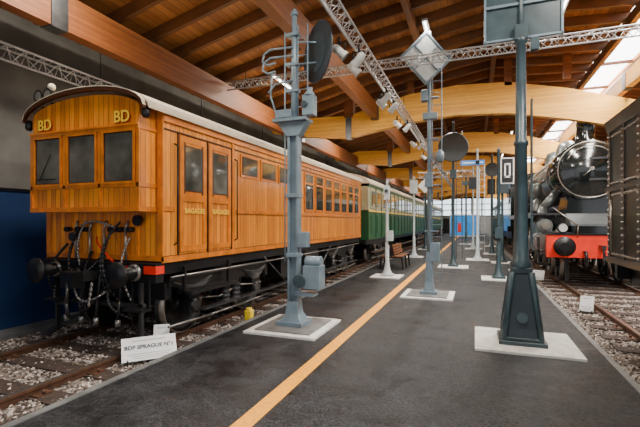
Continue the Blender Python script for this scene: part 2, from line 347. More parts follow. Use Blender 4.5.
def bogie(t,cx,yc,wb,half,m,r=.42):
    for k in(-1,1):
        for q in(-1,1):
            wheel(t,cx+k*.7,yc+q*wb/2,r,m,k)
            xx=cx+k*(half-.12)
            t.cbox((xx,yc+q*wb/2,r+.02),(.16,.26,.28),m); t.cyl((xx,yc+q*wb/2,r),(xx+k*.12,yc+q*wb/2,r),.09,IRON2,n=12)
            for b_ in(-.06,.06): t.cyl((xx+k*.08,yc+q*wb/2+b_,r+.08),(xx+k*.14,yc+q*wb/2+b_,r+.08),.018,PIPE,n=6)
            leafspring(t,xx+k*.05,yc+q*wb/2,r+.27,.85,IRON2)
            t.cyl((xx,yc+q*(wb/2-.42),r+.42),(xx,yc+q*(wb/2-.42),r-.05),.02,m,n=6)
            t.cyl((xx,yc+q*(wb/2+.42),r+.42),(xx,yc+q*(wb/2+.42),r+.1),.02,m,n=6)
        xx=cx+k*(half-.1)
        t.prism([(yc-wb/2-.5,r+.42),(yc+wb/2+.5,r+.42),(yc+wb/2+.5,r+.32),(yc+wb/2+.2,r+.28),(yc+.35,r+.22),(yc+.3,r-.12),(yc-.3,r-.12),(yc-.35,r+.22),(yc-wb/2-.2,r+.28),(yc-wb/2-.5,r+.32)],'x',xx-.03,xx+.03,m)
        t.box(xx+k*.03-.012,xx+k*.03+.012,yc-wb/2-.5,yc+wb/2+.5,r+.40,r+.42,IRON2)
        for q in(-.15,.15): t.lathe((xx+k*.08,yc+q,r-.08),[(.08,0),(.08,.03),(.06,.05),(.08,.07),(.08,.1),(.06,.12),(.08,.14),(.08,.17),(.06,.19),(.08,.21),(.08,.25)],IRON2,n=12)
        t.tube([(xx+k*.06,yc-wb/2-.55,r-.2),(xx+k*.06,yc-.5,r-.22),(xx+k*.06,yc+.5,r-.22),(xx+k*.06,yc+wb/2+.5,r-.2)],.018,PIPE,n=6)
        t.tube([(xx+k*.05,yc-.9,r+.1),(xx+k*.07,yc-.3,r+.02),(xx+k*.07,yc+.3,r+.12),(xx+k*.05,yc+.9,r+.05)],.013,PIPE,n=6)
        for q in(-1,1):
            t.cbox((cx+k*.7,yc+q*(wb/2-r-.06),r-.02),(.09,.07,.32),RUST); t.cyl((cx+k*.7,yc+q*(wb/2-r-.08),r+.4),(cx+k*.7,yc+q*(wb/2-r-.08),r-.2),.022,m,n=6)
    for q in(-1,1):
        t.cyl((cx-.75,yc+q*wb/2,r),(cx+.75,yc+q*wb/2,r),.07,m,n=10)
        t.box(cx-half+.1,cx+half-.1,yc+q*(wb/2+.5)-.05,yc+q*(wb/2+.5)+.05,r+.15,r+.38,m)
    t.box(cx-half+.15,cx+half-.15,yc-.25,yc+.25,r+.1,r+.5,m)
def archroof(x0,x1,ze,zp,n=14):
    cx=(x0+x1)/2;h=(x1-x0)/2
    return [(cx+h*math.sin(u*R90)*1.0, ze+(zp-ze)*math.cos(u*R90)) for u in [ -1+2*i/n for i in range(n+1)]]
car=bpy.data.objects.new('wooden_railcar',None); scene.collection.objects.link(car)
X0,X1,Y0,Y1=-5.75,-3.70,4.15,13.75
b=M('car_body')
b.box(X0,X1,Y0,Y1,1.1,3.0,BODY)
arc=archroof(X0,X1,3.0,3.24); b.prism(arc,'y',Y0,Y1,BODY)
a0,a1=-5.66,-3.80; yf=3.86
b.box(a0,a1,yf,Y0,1.75,3.0,BODY); b.prism(archroof(a0,a1,3.0,3.22),'y',yf,Y0,BODY)
b.box(a0-.02,a1+.02,yf-.025,Y0,1.73,1.79,TRIM); b.box(a0-.015,a1+.015,yf-.02,Y0,2.03,2.08,TRIM); b.box(a0-.015,a1+.015,yf-.025,Y0,2.735,2.785,TRIM); b.box(a0-.02,a1+.02,yf-.04,yf,2.775,2.80,TRIM)
W3=(a1-a0)/3
for i in range(3):
    u0=a0+i*W3+.07; u1=a0+(i+1)*W3-.07
    b.box(u0,u1,yf-.004,yf+.02,2.1,2.72,PGLASS)
    for q in((u0-.03,u0,2.07,2.74),(u1,u1+.03,2.07,2.74),(u0,u1,2.07,2.1),(u0,u1,2.71,2.74)): b.box(q[0],q[1],yf-.03,yf,q[2],q[3],TRIM)
    for q in((u0,u0+.012,2.1,2.71),(u1-.012,u1,2.1,2.71),(u0,u1,2.1,2.112),(u0,u1,2.698,2.71)): b.box(q[0],q[1],yf-.012,yf-.004,q[2],q[3],DKTRIM)
    if i==0: b.box(u0+.02,u1-.1,yf-.02,yf-.008,2.16,2.175,IRON); b.cyl((u0+.1,yf-.02,2.17),(u0+.3,yf-.02,2.5),.006,IRON,n=5)
for u in(a0+W3,a0+2*W3,a0,a1): b.box(u-.022,u+.022,yf-.02,yf,1.79,2.74,TRIM)
for x in(X0+.02,X1-.02): b.box(x-.04,x+.04,Y0-.02,Y0,1.1,3.0,TRIM)
b.box(X0,X1,Y0-.025,Y0,1.1,1.17,TRIM)
for x in(-5.3,-4.7,-4.1): b.box(x-.02,x+.02,Y0-.015,Y0,1.17,1.75,TRIM)
for sx,k in((X1,1),(X0,-1)):
    def pl(y0,y1,z0,z1,m,t0=.015): b.box(min(sx,sx+k*t0),max(sx,sx+k*t0),y0,y1,z0,z1,m)
    pl(Y0-.02,Y1,1.08,1.16,TRIM,.02); pl(Y0,Y1,2.88,2.98,TRIM,.03); pl(Y0,Y1,2.78,2.80,DKTRIM,.012); pl(Y0,Y1,1.16,1.168,DKTRIM,.021)
    pl(5.85,Y1,1.74,1.80,TRIM,.02); pl(5.85,Y1,1.735,1.74,DKTRIM,.022); pl(Y0,4.36,1.74,1.8,TRIM,.02)
    pl(4.42,4.44,1.14,2.80,DKTRIM,.02); pl(5.70,5.72,1.14,2.80,DKTRIM,.02); pl(5.06,5.08,1.14,2.78,DKTRIM,.025); pl(4.42,5.72,2.78,2.80,DKTRIM,.02)
    for y0 in(4.44,5.08):
        pl(y0+.02,y0+.10,1.2,2.76,TRIM,.02); pl(y0+.52,y0+.60,1.2,2.76,TRIM,.02); pl(y0+.1,y0+.52,1.2,1.28,TRIM,.02); pl(y0+.1,y0+.52,1.88,1.98,TRIM,.02); pl(y0+.1,y0+.52,2.68,2.76,TRIM,.02)
        pl(y0+.1,y0+.52,1.98,2.68,TRIM,.012); pl(y0+.13,y0+.49,2.03,2.64,PGLASS,.018)
        pl(y0+.1,y0+.13,1.98,2.68,DKTRIM,.02); pl(y0+.49,y0+.52,1.98,2.68,DKTRIM,.02); pl(y0+.1,y0+.52,2.02,2.035,DKTRIM,.021); pl(y0+.1,y0+.52,2.63,2.645,DKTRIM,.021)
    for y0 in(4.36,5.80): 
        b.tube([(sx+k*.01,y0,1.3),(sx+k*.06,y0,1.33),(sx+k*.06,y0,2.60),(sx+k*.01,y0,2.63)],.011,IRON,n=6)
    for yy in(5.74,8.45,Y1-.06): pl(yy-.02,yy+.03,1.16,2.88,TRIM,.022)
    for y0,y1 in((5.98,6.58),(6.68,7.30),(7.40,8.0)):
        pl(y0,y1,2.36,2.74,TRIM,.02); pl(y0+.04,y1-.04,2.40,2.71,DKTRIM,.022); pl(y0+.06,y1-.06,2.42,2.69,PGLASS,.026)
    yy=8.75
    for i in range(7):
        w_=.56; pl(yy,yy+w_,1.84,2.76,TRIM,.02); pl(yy+.05,yy+w_-.05,1.9,2.48,DGLASS,.025); pl(yy+.05,yy+w_-.05,2.53,2.72,PGLASS,.025); 
        yy+=.69
b.box(X0+.05,X1-.05,Y1-.01,Y1+.012,1.15,2.9,TRIM)
b.build(parent=car)
r=M('roof')
o=archroof(X0-.07,X1+.07,3.0,3.30); inn=archroof(X0-.07,X1+.07,2.965,3.262)
r.prism(o+inn[::-1],'y',yf-.02,Y1+.06,CREAM)
o=archroof(a0-.10,a1+.13,2.99,3.305); inn=archroof(a0-.10,a1+.13,2.955,3.255)
r.prism(o+inn[::-1],'y',yf-.07,yf-.02,DKTRIM)
o=archroof(a0-.10,a1+.13,3.0,3.315); inn=archroof(a0-.10,a1+.13,2.995,3.305)
r.prism(o+inn[::-1],'y',yf-.075,yf-.02,CREAM)
for yy in(6,8,10,12): r.lathe((LX,yy,3.27),[(.1,0),(.1,.07),(.15,.08),(.15,.12),(.02,.16)],CREAM,n=16)
for x in(-5.52,-5.34):
    r.cyl((x,yf+.05,3.05),(x,yf+.05,3.24),.025,IRON,n=8); r.lathe((x,yf+.15,3.30),[(.04,0),(.07,.06),(.07,.16),(.085,.18)],IRON,ax=(0,-1,0),n=18); r.cyl((x,yf-.032,3.30),(x,yf-.025,3.30),.06,PIPE,n=18)
r.sph((-5.43,yf+.1,3.45),.05,CREAM); r.cyl((-5.43,yf+.1,3.2),(-5.43,yf+.1,3.45),.015,IRON,n=6)
for x in(a0-.1,a1+.09): r.lathe((x,yf+.02,2.86),[(.03,0),(.05,.03),(.05,.1),(.02,.14)],IRON,n=12)
r.build(parent=car)
u=M('underframe')
u.box(X0+.05,X1-.05,Y0,Y1,.92,1.1,IRON); u.box(X0-.02,X1+.02,Y0-.14,Y0-.0,.84,1.08,IRON)
u.box(X1-.16,X1+.03,Y0-.15,Y0-.0,.95,1.05,RED); u.box(X0+.1,X0+.35,Y0-.15,Y0-.1,.9,1.0,RED); u.box(-4.35,-4.05,Y0-.155,Y0-.13,.97,1.04,RED)
for x in(-5.42,-4.02):
    u.lathe((x,Y0-.1,.96),[(.1,0),(.09,.02),(.075,.2),(.045,.21),(.045,.28),(.165,.30),(.165,.33),(.04,.34)],IRON,ax=(0,-1,0),n=28)
    u.lathe((x,Y0-.14,.96),[(.11,0),(.11,.02),(.085,.03)],PIPE,ax=(0,-1,0),n=20)
u.cbox((LX,Y0-.28,.9),(.14,.36,.12),IRON2); u.cbox((LX,Y0-.45,.88),(.22,.14,.2),IRON); u.tube([(LX,Y0-.5,.86),(LX+.02,Y0-.54,.6),(LX,Y0-.5,.42)],.02,IRON2)
for i in range(5): u.sph((LX+.16,Y0-.3-.01*i,.8-.06*i),.026,PIPE,6,8,(1,.5,1.3))
def hose(x0,z0,x1,z1,bul,zt,m,rr=.018):
    pts=[]
    for i in range(17):
        t=i/16; pts.append((x0+(x1-x0)*t,Y0-.05-bul*math.sin(math.pi*t),z0+(z1-z0)*t+zt*math.sin(math.pi*t)))
    u.tube(pts,rr,m)
hose(-5.1,1.5,-4.95,.62,.2,-.05,IRON); hose(-4.95,1.62,-4.98,.8,.12,.06,PIPE,.014); hose(-4.5,1.5,-4.3,.5,.22,0,IRON); hose(-4.35,1.6,-4.6,.65,.18,.05,IRON2,.016)
hose(-4.18,1.4,-4.1,.5,.18,.05,PIPE,.014); hose(-5.3,1.3,-5.5,.55,.2,0,IRON); hose(-5.0,.85,-4.5,.85,.22,-.4,IRON,.022); hose(-5.2,.85,-4.3,.85,.2,-.28,PIPE,.014); hose(-5.05,1.55,-4.35,1.5,.06,.08,PIPE,.014); hose(-4.75,1.4,-4.3,.95,.15,.1,RED,.012)
hose(-5.5,.85,-5.0,.6,.2,-.2,IRON,.024); hose(-4.45,.9,-4.15,.35,.22,-.05,IRON,.022); hose(-4.85,1.2,-4.6,1.2,.2,-.25,IRON,.02)
for x in(-5.15,-4.88,-4.62,-4.25): u.tube([(x,Y0-.05,1.1),(x,Y0-.06,1.5),(x,Y0-.02,1.62)],.016,PIPE,n=6); u.tube([(x+.05,Y0-.16,.9),(x+.05,Y0-.2,.6),(x+.02,Y0-.2,.35)],.022,IRON,n=8); u.cyl((x+.02,Y0-.2,.36),(x+.02,Y0-.2,.28),.035,PIPE,n=10)
for x in(-5.1,-4.95,-4.5,-4.35,-4.18,-5.3): u.cyl((x,Y0,1.5),(x,Y0-.09,1.5),.035,IRON,n=10); u.cyl((x,Y0-.14,.95),(x,Y0-.2,.95),.04,IRON2,n=10)
u.cyl((-4.05,Y0-.04,1.62),(-4.05,Y0-.08,1.62),.07,IRON,n=20); u.cyl((-5.2,Y0-.02,1.4),(-5.2,Y0-.08,1.4),.06,IRON2,n=16)
u.box(X0+.3,X0+.6,Y0-.3,Y0-.14,.55,.58,IRON); u.box(X1-.35,X1-.05,Y0-.3,Y0-.14,.5,.53,IRON)
for x in(X0+.31,X0+.58,X1-.34,X1-.07): u.box(x-.01,x+.01,Y0-.16,Y0-.14,.5,.9,IRON)
u.box(LX-.8,LX+.8,Y0-.1,Y0-.05,.5,.56,IRON2)
for x in(LX-.75,LX+.75): u.box(x-.02,x+.02,Y0-.1,Y0-.05,.15,.9,IRON2); u.prism([(Y0-.1,.15),(Y0+.0,.15),(Y0-.25,.05),(Y0-.28,.08)],'x',x-.06,x+.06,IRON2)
for y0 in(4.55,): 
    u.box(X1-.12,X1+.14,y0,y0+1.1,.62,.66,IRON); 
    for q in(0,1.06): u.box(X1-.02,X1+.02,y0+q,y0+q+.04,.62,1.0,IRON)
bogie(u,LX,5.75,1.75,1.0,IRON); bogie(u,LX,11.9,1.75,1.0,IRON)
u.box(X1-.45,X1-.08,7.7,8.7,.42,.9,IRON); u.box(X1-.45,X1-.08,9.0,9.9,.5,.9,IRON2); u.cyl((LX+.4,7.4,.6),(LX+.4,10.2,.6),.2,IRON,n=16)
for x in(X1-.06,X0+.06): u.tube([(x,6.9,.95),(x,7.9,.34),(x,9.8,.34),(x,10.8,.95)],.02,IRON2)
u.tube([(X1+.0,4.3,.88),(X1+.02,7.4,.86),(X1+.02,11,.86),(X1,13.5,.88)],.014,PIPE,n=6)
u.box(X1+.0,X1+.1,4.9,13,.34,.37,IRON2)
u.box(X1-.08,X1+.08,10.0,10.5,.3,.34,IRON)
u.build(parent=car)
REDL=mat('red_letter_shade',(.35,.02,.01),.5)
for x in(-5.40,-4.05):
    text('BD',(x+.010,yf-.012,2.88),.20,(R90,0,0),REDL,car,'letters_shade',off=.004); text('BD',(x,yf-.022,2.89),.20,(R90,0,0),GOLD,car,'letters',off=.003)
for yy in(4.76,5.39): text('BAGAGES',(X1+.03,yy,1.75),.10,(R90,0,R90),GOLD,car,'letters_door',off=.002)
# ---------------------------------------------------------------- green coach
def coach(gy0,gy1,cx,low,up):
    co=bpy.data.objects.new('green_coach',None); scene.collection.objects.link(co)
    b=M('coach_body'); gx0,gx1=cx-1.12,cx+1.12
    b.box(gx0,gx1,gy0,gy1,.95,2.0,low); b.box(gx0+.01,gx1-.01,gy0,gy1,2.0,3.0,up)
    b.prism(archroof(gx0-.04,gx1+.04,3.0,3.42),'y',gy0-.05,gy1+.05,CREAM)
    b.box(gx0-.02,gx1+.02,gy0,gy1,1.98,2.03,GOLD); b.box(gx0-.02,gx1+.02,gy0,gy1,2.90,3.0,GREEN)
    for sx,k in((gx1,1),(gx0,-1)):
        yy=gy0+.3
        while yy<gy1-.8:
            b.cbox((sx,yy+.37,2.46),(.03,.75,.68),up); b.cbox((sx,yy+.37,2.47),(.045,.56,.56),DGLASS); b.cbox((sx,yy+.865,1.95),(.03,.03,1.9),IRON); b.cbox((sx,yy+.37,1.5),(.03,.6,.7),low); yy+=.98
    for x in(cx-.6,cx+.6): b.box(x-.25,x+.25,gy0-.02,gy0,2.1,2.75,DGLASS)
    b.box(cx-.4,cx+.4,gy0-.15,gy0,1.0,2.9,IRON)
    for x in(cx-.7,cx+.7): b.lathe((x,gy0,.96),[(.09,0),(.07,.2),(.04,.22),(.2,.3),(.2,.33)],IRON,ax=(0,-1,0),n=20)
    b.build(parent=co)
    u=M('coach_underframe'); u.box(gx0+.1,gx1-.1,gy0,gy1,.78,.95,IRON); u.box(gx1-.05,gx1+.12,gy0+.5,gy1-.5,.45,.49,SLEEP)
    for yb in(gy0+2.5,gy1-2.7): bogie(u,cx,yb,2.0,1.05,IRON)
    u.build(parent=co)
coach(14.5,33,LX,GREEN,GREENL); coach(34,52,LX,GREEN,GREEN); coach(31,50,RX,GREEN,GREEN)
# ---------------------------------------------------------------- steam locomotive
lo=bpy.data.objects.new('steam_locomotive',None); scene.collection.objects.link(lo)
b=M('boiler'); cx=RX; zf=3.02; Yb=12.9
b.lathe((cx,Yb,zf),[(.02,-.16),(.1,-.155),(.3,-.13),(.5,-.08),(.66,-.01),(.70,.0),(.72,.01),(.72,.02),(.80,.03),(.82,.05),(.82,1.5)],LOCB,ax=(0,1,0),n=48)
b.lathe((cx,Yb,zf),[(.80,1.45),(.83,1.47),(.83,1.55),(.80,1.57),(.80,8.2)],LOCG,ax=(0,1,0),n=48)
for yy in(3,4.6,6.2): b.lathe((cx,Yb,zf),[(.80,yy),(.815,yy),(.815,yy+.06),(.80,yy+.06)],STEEL,ax=(0,1,0),n=48,caps=False)
b.lathe((cx,Yb-.02,zf),[(.745,.03),(.76,.005),(.775,.03)],STEEL,ax=(0,1,0),n=48,caps=False)
for dz in(.28,-.28): b.box(cx-.05,cx+.68,Yb-.15,Yb-.05,zf+dz-.025,zf+dz+.025,IRON2)
b.cyl((cx+.68,Yb-.06,zf-.36),(cx+.68,Yb-.06,zf+.36),.03,IRON2,n=8)
b.cyl((cx,Yb-.26,zf),(cx,Yb-.1,zf),.05,STEEL,n=12); b.cyl((cx,Yb-.24,zf),(cx-.2,Yb-.24,zf-.18),.015,STEEL,n=6)
pts=[(cx+.62*math.cos(a),Yb-.11,zf+.62*math.sin(a)) for a in [math.pi*(.15+.7*i/14) for i in range(15)]]; b.tube(pts,.014,STEEL,n=6)
for i in range(28):
    a=2*math.pi*i/28; b.sph((cx+.79*math.cos(a),Yb+.03,zf+.79*math.sin(a)),.016,IRON2,4,6)
b.lathe((cx,Yb+.5,zf+.74),[(.34,0),(.27,.08),(.23,.18),(.22,.66),(.27,.70),(.27,.80),(.21,.82)],LOCB,n=32)
b.lathe((cx,Yb+.5,zf+.74),[(.272,.72),(.28,.74),(.272,.76)],STEEL,n=32,caps=False)
b.lathe((cx,Yb+2.8,zf+.7),[(.36,0),(.34,.3),(.28,.48),(.12,.56)],LOCG,n=28); b.lathe((cx,Yb+5,zf+.7),[(.38,0),(.36,.32),(.28,.5),(.1,.58)],LOCG,n=28)
for k in(-1,1):
    b.tube([(cx+k*.86,Yb+.2,zf+.25),(cx+k*.86,Yb+8,zf+.25)],.02,STEEL,n=6)
    for yy in(.3,2,4,6,7.8): b.cyl((cx+k*.8,Yb+yy,zf+.22),(cx+k*.87,Yb+yy,zf+.25),.02,STEEL,n=6)
    b.tube([(cx+k*.83,Yb+1.8,zf-.1),(cx+k*.84,Yb+4,zf-.1),(cx+k*.82,Yb+5,zf+.35)],.03,STEEL if k<0 else IRON,n=8)
    b.tube([(cx+k*.6,Yb+1.0,zf-.55),(cx+k*1.0,Yb+.9,zf-1.0),(cx+k*1.1,Yb+.8,1.45)],.13,LOCG,n=14)
for k in(-1,1):
    b.lathe((cx+k*1.0,Yb+2.2,1.95),[(.14,0),(.14,.35),(.08,.37),(.08,.45),(.15,.47),(.15,.85),(.1,.9)],LOCG,n=20)
    b.cyl((cx+k*1.05,Yb+3,2.05),(cx+k*1.05,Yb+5,2.05),.2,LOCB,n=20)
b.build(parent=lo)
f=M('frame_and_motion')
f.box(cx-.55,cx+.55,Yb-.9,Yb+10,.9,1.5,LOCB)
f.prism([(Yb-.6,1.55),(Yb+.2,1.85),(Yb+1.8,1.85),(Yb+1.8,1.5),(Yb-.6,1.3)],'x',cx-.55,cx+.55,LOCG)
f.prism([(cx-.62,1.5),(cx+.62,1.5),(cx+.45,2.35),(cx-.45,2.35)],'y',Yb+.15,Yb+1.4,LOCB)
for k in(-1,1):
    f.box(cx+k*1.0-.35,cx+k*1.0+.35,Yb+.4,Yb+9,1.80,1.86,IRON2); f.box(cx+k*1.35-.02,cx+k*1.35+.02,Yb+.4,Yb+9,1.72,1.88,STEEL)
    f.box(min(cx+k*.95,cx+k*.5),max(cx+k*.95,cx+k*.5),Yb-.75,Yb+.4,1.28,1.33,IRON2)
    f.cyl((cx+k*1.05,Yb+.35,.98),(cx+k*1.05,Yb+1.5,.98),.34,LOCG,n=28); f.cyl((cx+k*1.05,Yb+.25,.98),(cx+k*1.05,Yb+.36,.98),.27,STEEL,n=28)
    f.cyl((cx+k*1.02,Yb+.3,1.5),(cx+k*1.02,Yb+1.6,1.5),.19,LOCG,n=20); f.cyl((cx+k*1.02,Yb+.2,1.5),(cx+k*1.02,Yb+.3,1.5),.12,STEEL,n=20)
    f.box(cx+k*1.03-.2,cx+k*1.03+.2,Yb+.4,Yb+1.45,1.0,1.55,LOCG)
    for i in range(10):
        a=2*math.pi*i/10; f.cyl((cx+k*1.05+.3*math.cos(a),Yb+.33,.98+.3*math.sin(a)),(cx+k*1.05+.3*math.cos(a),Yb+.29,.98+.3*math.sin(a)),.02,STEEL,n=6)
    for q in(Yb+.1,Yb+1.5): wheel(f,cx+k*.7,q,.46,IRON,k,spokes=10)
    for q in(Yb+3.4,Yb+5.3,Yb+7.2): wheel(f,cx+k*.7,q,.86,LOCB,k,spokes=16); 
    f.cbox((cx+k*.95,Yb+5.3,.72),(.05,3.9,.12),STEEL); f.cbox((cx+k*1.02,Yb+3.2,.86),(.05,3.0,.1),STEEL)
    f.cyl((cx+k*1.05,Yb+1.5,.98),(cx+k*1.05,Yb+2.6,.98),.04,STEEL,n=8)
    for q in(3.4,5.3,7.2): f.cyl((cx+k*.8,Yb+q,.72),(cx+k*1.06,Yb+q,.72),.07,STEEL,n=12)
    f.lathe((cx+k*.86,Yb-1.0,1.0),[(.17,0),(.15,.03),(.11,.3),(.07,.31),(.07,.42),(.24,.45),(.24,.49),(.1,.52)],IRON,ax=(0,-1,0),n=28)
    f.lathe((cx+k*.86,Yb-1.0,1.0),[(.19,0),(.19,.04),(.13,.06)],RED,ax=(0,-1,0),n=28)
    f.lathe((cx+k*.8,Yb-.8,1.45),[(.09,-.1),(.11,0),(.13,.15),(.11,.16)],IRON,ax=(0,-1,0),n=18); f.cyl((cx+k*.8,Yb-.97,1.45),(cx+k*.8,Yb-.96,1.45),.1,SPOTW,n=18); f.cyl((cx+k*.8,Yb-.8,1.2),(cx+k*.8,Yb-.8,1.4),.03,IRON,n=8)
    f.tube([(cx+k*.5,Yb-1.0,1.2),(cx+k*.5,Yb-1.1,1.5),(cx+k*.95,Yb-1.0,1.9),(cx+k*.95,Yb-.4,2.0)],.015,STEEL,n=6)
    f.box(cx+k*1.15-.15,cx+k*1.15+.15,Yb-.5,Yb-.2,.45,.49,IRON); f.box(cx+k*1.15-.15,cx+k*1.15-.12,Yb-.5,Yb-.2,.45,1.2,IRON); f.box(cx+k*1.15+.12,cx+k*1.15+.15,Yb-.5,Yb-.2,.45,1.2,IRON); f.box(cx+k*1.15-.15,cx+k*1.15+.15,Yb-.5,Yb-.2,.8,.84,IRON)
    f.cbox((cx+k*.7,Yb-.85,.4),(.08,.06,.6),IRON)
f.box(cx-1.18,cx+1.18,Yb-1.0,Yb-.86,.70,1.27,RED); f.box(cx-1.2,cx+1.2,Yb-1.02,Yb-.5,1.27,1.31,IRON)
f.cbox((cx,Yb-1.15,.98),(.08,.35,.1),IRON2); f.tube([(cx,Yb-1.25,1.0),(cx,Yb-1.32,.75),(cx,Yb-1.22,.55)],.03,IRON2)
for x in(-.35,.35): f.tube([(cx+x,Yb-1.0,.85),(cx+x,Yb-1.2,.85),(cx+x,Yb-1.25,.6),(cx+x,Yb-1.15,.42)],.035,IRON)
f.build(parent=lo)
c_=M('cab'); c_.box(cx-1.35,cx+1.35,Yb+8.1,Yb+10.2,1.4,3.3,LOCB); c_.prism(archroof(cx-1.45,cx+1.45,3.3,3.85),'y',Yb+7.9,Yb+10.7,LOCB)
for k in(-1,1): c_.cbox((cx+k*.95,Yb+8.08,2.9),(.45,.04,.5),DGLASS); c_.cbox((cx+k*1.36,Yb+9,2.8),(.03,.8,.6),DGLASS)
c_.box(cx-1.3,cx+1.3,Yb+10.8,Yb+16.5,1.1,2.9,LOCB); c_.box(cx-1.1,cx+1.1,Yb+10.8,Yb+16.5,.7,1.1,IRON)
for q in(11.8,13.6,15.4):
    for k in(-1,1): wheel(c_,cx+k*.7,Yb+q,.5,IRON,k,spokes=10)
c_.build(parent=lo)
# ---------------------------------------------------------------- tender (near right)
te=M('tender'); tx0,tx1,ty0,ty1=1.78,4.02,.4,6.9
te.box(tx0,tx1,ty0,ty1,1.08,2.05,TEND); te.box(tx0-.0,tx1,ty0,ty1,2.07,2.85,TENDG); te.prism([(tx0-.02,2.85),(tx0-.06,3.0),(tx0,3.0),(tx0+.05,2.85)],'y',ty0,ty1,TEND)
te.box(tx0-.03,tx1+.03,ty0,ty1+.03,2.02,2.08,TEND); te.box(tx0-.03,tx1+.03,ty0,ty1+.02,1.04,1.12,TEND)
for yy in(6.88,6.3,5.75,5.2): te.box(tx0-.018,tx0,yy-.09,yy,1.1,2.85,TEND)
for yy in(6.835,6.255,5.705): 
    z=1.17
    while z<2.82: te.sph((tx0-.02,yy,z),.02,STEEL,5,8); z+=.085
yy=4.6
while yy<6.85:
    for z in(1.16,1.97,2.13,2.78): te.sph((tx0-.004,yy,z),.02,STEEL,5,8)
    yy+=.085
te.tube([(tx0-.06,6.55,1.2),(tx0-.07,6.55,1.9)],.014,STEEL)
te.box(tx0+.25,tx1-.25,ty0,ty1-.1,.75,1.06,IRON); te.box(tx0+.1,tx1-.1,ty1,ty1+.1,.8,1.1,IRON)
for yb in(1.6,3.2,4.7):
    for k in(-1,1): wheel(te,RX+k*.7,yb,.5,IRON,k,spokes=10); leafspring(te,RX+k*.95,yb,.9,.9,IRON2); te.cbox((RX+k*.95,yb,.5),(.16,.26,.3),IRON)
te.build()
# ---------------------------------------------------------------- signals
def slab(x0,x1,y0,y1,inner=CONCD):
    s=M('post_base_slab'); s.box(x0,x1,y0,y1,.0,.03,CONC)
    if inner: s.box(x0+.12,x1-.12,y0+.12,y1-.12,.03,.05,inner)
    s.build()
def ladder(t,x,y,z0,z1,m,w=.22,dx=1,dy=0):
    for q in(-1,1): t.cyl((x+q*w/2*dx,y+q*w/2*dy,z0),(x+q*w/2*dx,y+q*w/2*dy,z1),.012,m,n=6)
    z=z0+.2
    while z<z1: t.cyl((x-w/2*dx,y-w/2*dy,z),(x+w/2*dx,y+w/2*dy,z),.009,m,n=5); z+=.26
slab(-3.12,-2.02,5.12,6.3)
t=M('disc_signal'); px,py=-2.58,5.72
t.cbox((px,py,.08),(.42,.42,.06),BLUEG); t.lathe((px,py,.1),[(.24,0),(.15,.12),(.12,.3)],BLUEG,n=4,smooth=False,rot0=math.pi/4)
for k in(-1,1): t.box(px+k*.07-.018,px+k*.07+.018,py-.07,py+.07,.1,3.1,BLUEG)
t.box(px-.06,px+.06,py-.012,py+.012,.1,3.1,BLUEG)
t.cbox((px,py,2.0),(.2,.18,.06),BLUEG); t.cbox((px,py,1.1),(.2,.18,.06),BLUEG)
t.cbox((px-.03,py,3.14),(.55,.3,.05),BLUEG); t.prism([(px-.25,3.12),(px+.25,3.12),(px+.1,2.9),(px-.1,2.9)],'y',py-.08,py+.08,BLUEG); t.cbox((px-.14,py-.02,3.24),(.26,.2,.12),BLUEG)
t.cyl((px,py,3.1),(px,py,4.75),.055,BLUEG,r1=.04); t.lathe((px,py,4.75),[(.06,0),(.05,.06),(.0,.12)],BLUEG,n=12)
ladder(t,px+.14,py,3.15,4.6,BLUEG,.16)
ax=Vector((.66,.75,0)).normalized(); cc=Vector((px+.34,py+.10,4.18))
t.lathe(cc-ax*.015,[(.44,0),(.46,.01),(.46,.02),(.44,.03)],DARKB,ax=ax,n=36); t.lathe(cc-ax*.022,[(.30,0),(.30,.004)],BLUED,ax=ax,n=32)
t.cyl((px,py,4.35),cc+Vector((0,0,.15)),.018,BLUEG,n=6); t.cyl((px,py,4.0),cc-Vector((0,0,.15)),.018,BLUEG,n=6)
t.box(px+.16,px+.34,py-.08,py+.08,3.2,3.5,BLUEG); t.lathe((px+.25,py,3.5),[(.10,0),(.04,.08),(.05,.12)],BLUEG,n=12); t.cyl((px+.2,py-.08,3.36),(px+.2,py-.11,3.36),.05,DARKB,n=12)
for z in(4.25,4.12): t.tube([(px,py-.05,z),(px-.38,py-.05,z+.02),(px-.5,py-.05,z-.05),(px-.52,py-.05,z-.16),(px-.42,py-.05,z-.22),(px-.3,py-.05,z-.2)],.016,BLUEG)
t.tube([(px-.35,py-.05,3.9),(px-.38,py-.05,3.55),(px-.3,py-.05,3.3),(px-.15,py-.05,3.25)],.014,BLUEG); t.tube([(px,py-.05,3.75),(px-.3,py-.05,3.72),(px-.42,py-.05,3.6)],.014,BLUEG)
t.cyl((px-.13,py-.06,1.0),(px-.13,py-.06,4.5),.012,BLUEG,n=6); 
for z in(4.45,4.0,3.6): t.cbox((px-.02,py,z),(.2,.12,.05),BLUEG)
t.box(px+.10,px+.24,py-.1,py+.04,1.22,1.45,BLUEG); t.cbox((px+.32,py,.78),(.26,.26,.34),BLUEG); t.cyl((px+.2,py-.0,1.0),(px+.44,py,1.0),.09,BLUEG,n=16); t.cyl((px+.08,py,.72),(px+.3,py,.72),.04,BLUEG,n=8); t.cbox((px+.2,py,.52),(.3,.2,.06),BLUEG); t.cyl((px+.14,py-.13,.72),(px+.14,py-.16,.72),.1,BLUED,n=16)
t.build(bevel=.004)
slab(.0,1.2,5.45,6.6,None)
t=M('signal_column'); px,py=.57,6.02
t.cbox((px,py,.055),(.56,.56,.05),BLUED); t.cbox((px,py,.10),(.48,.48,.04),BLUED)
t.lathe((px,py,.12),[(.30,0),(.27,.1),(.22,.35),(.17,.65),(.15,.80),(.17,.82),(.17,.88),(.12,.9)],DARKB,n=4,smooth=False,rot0=math.pi/4)
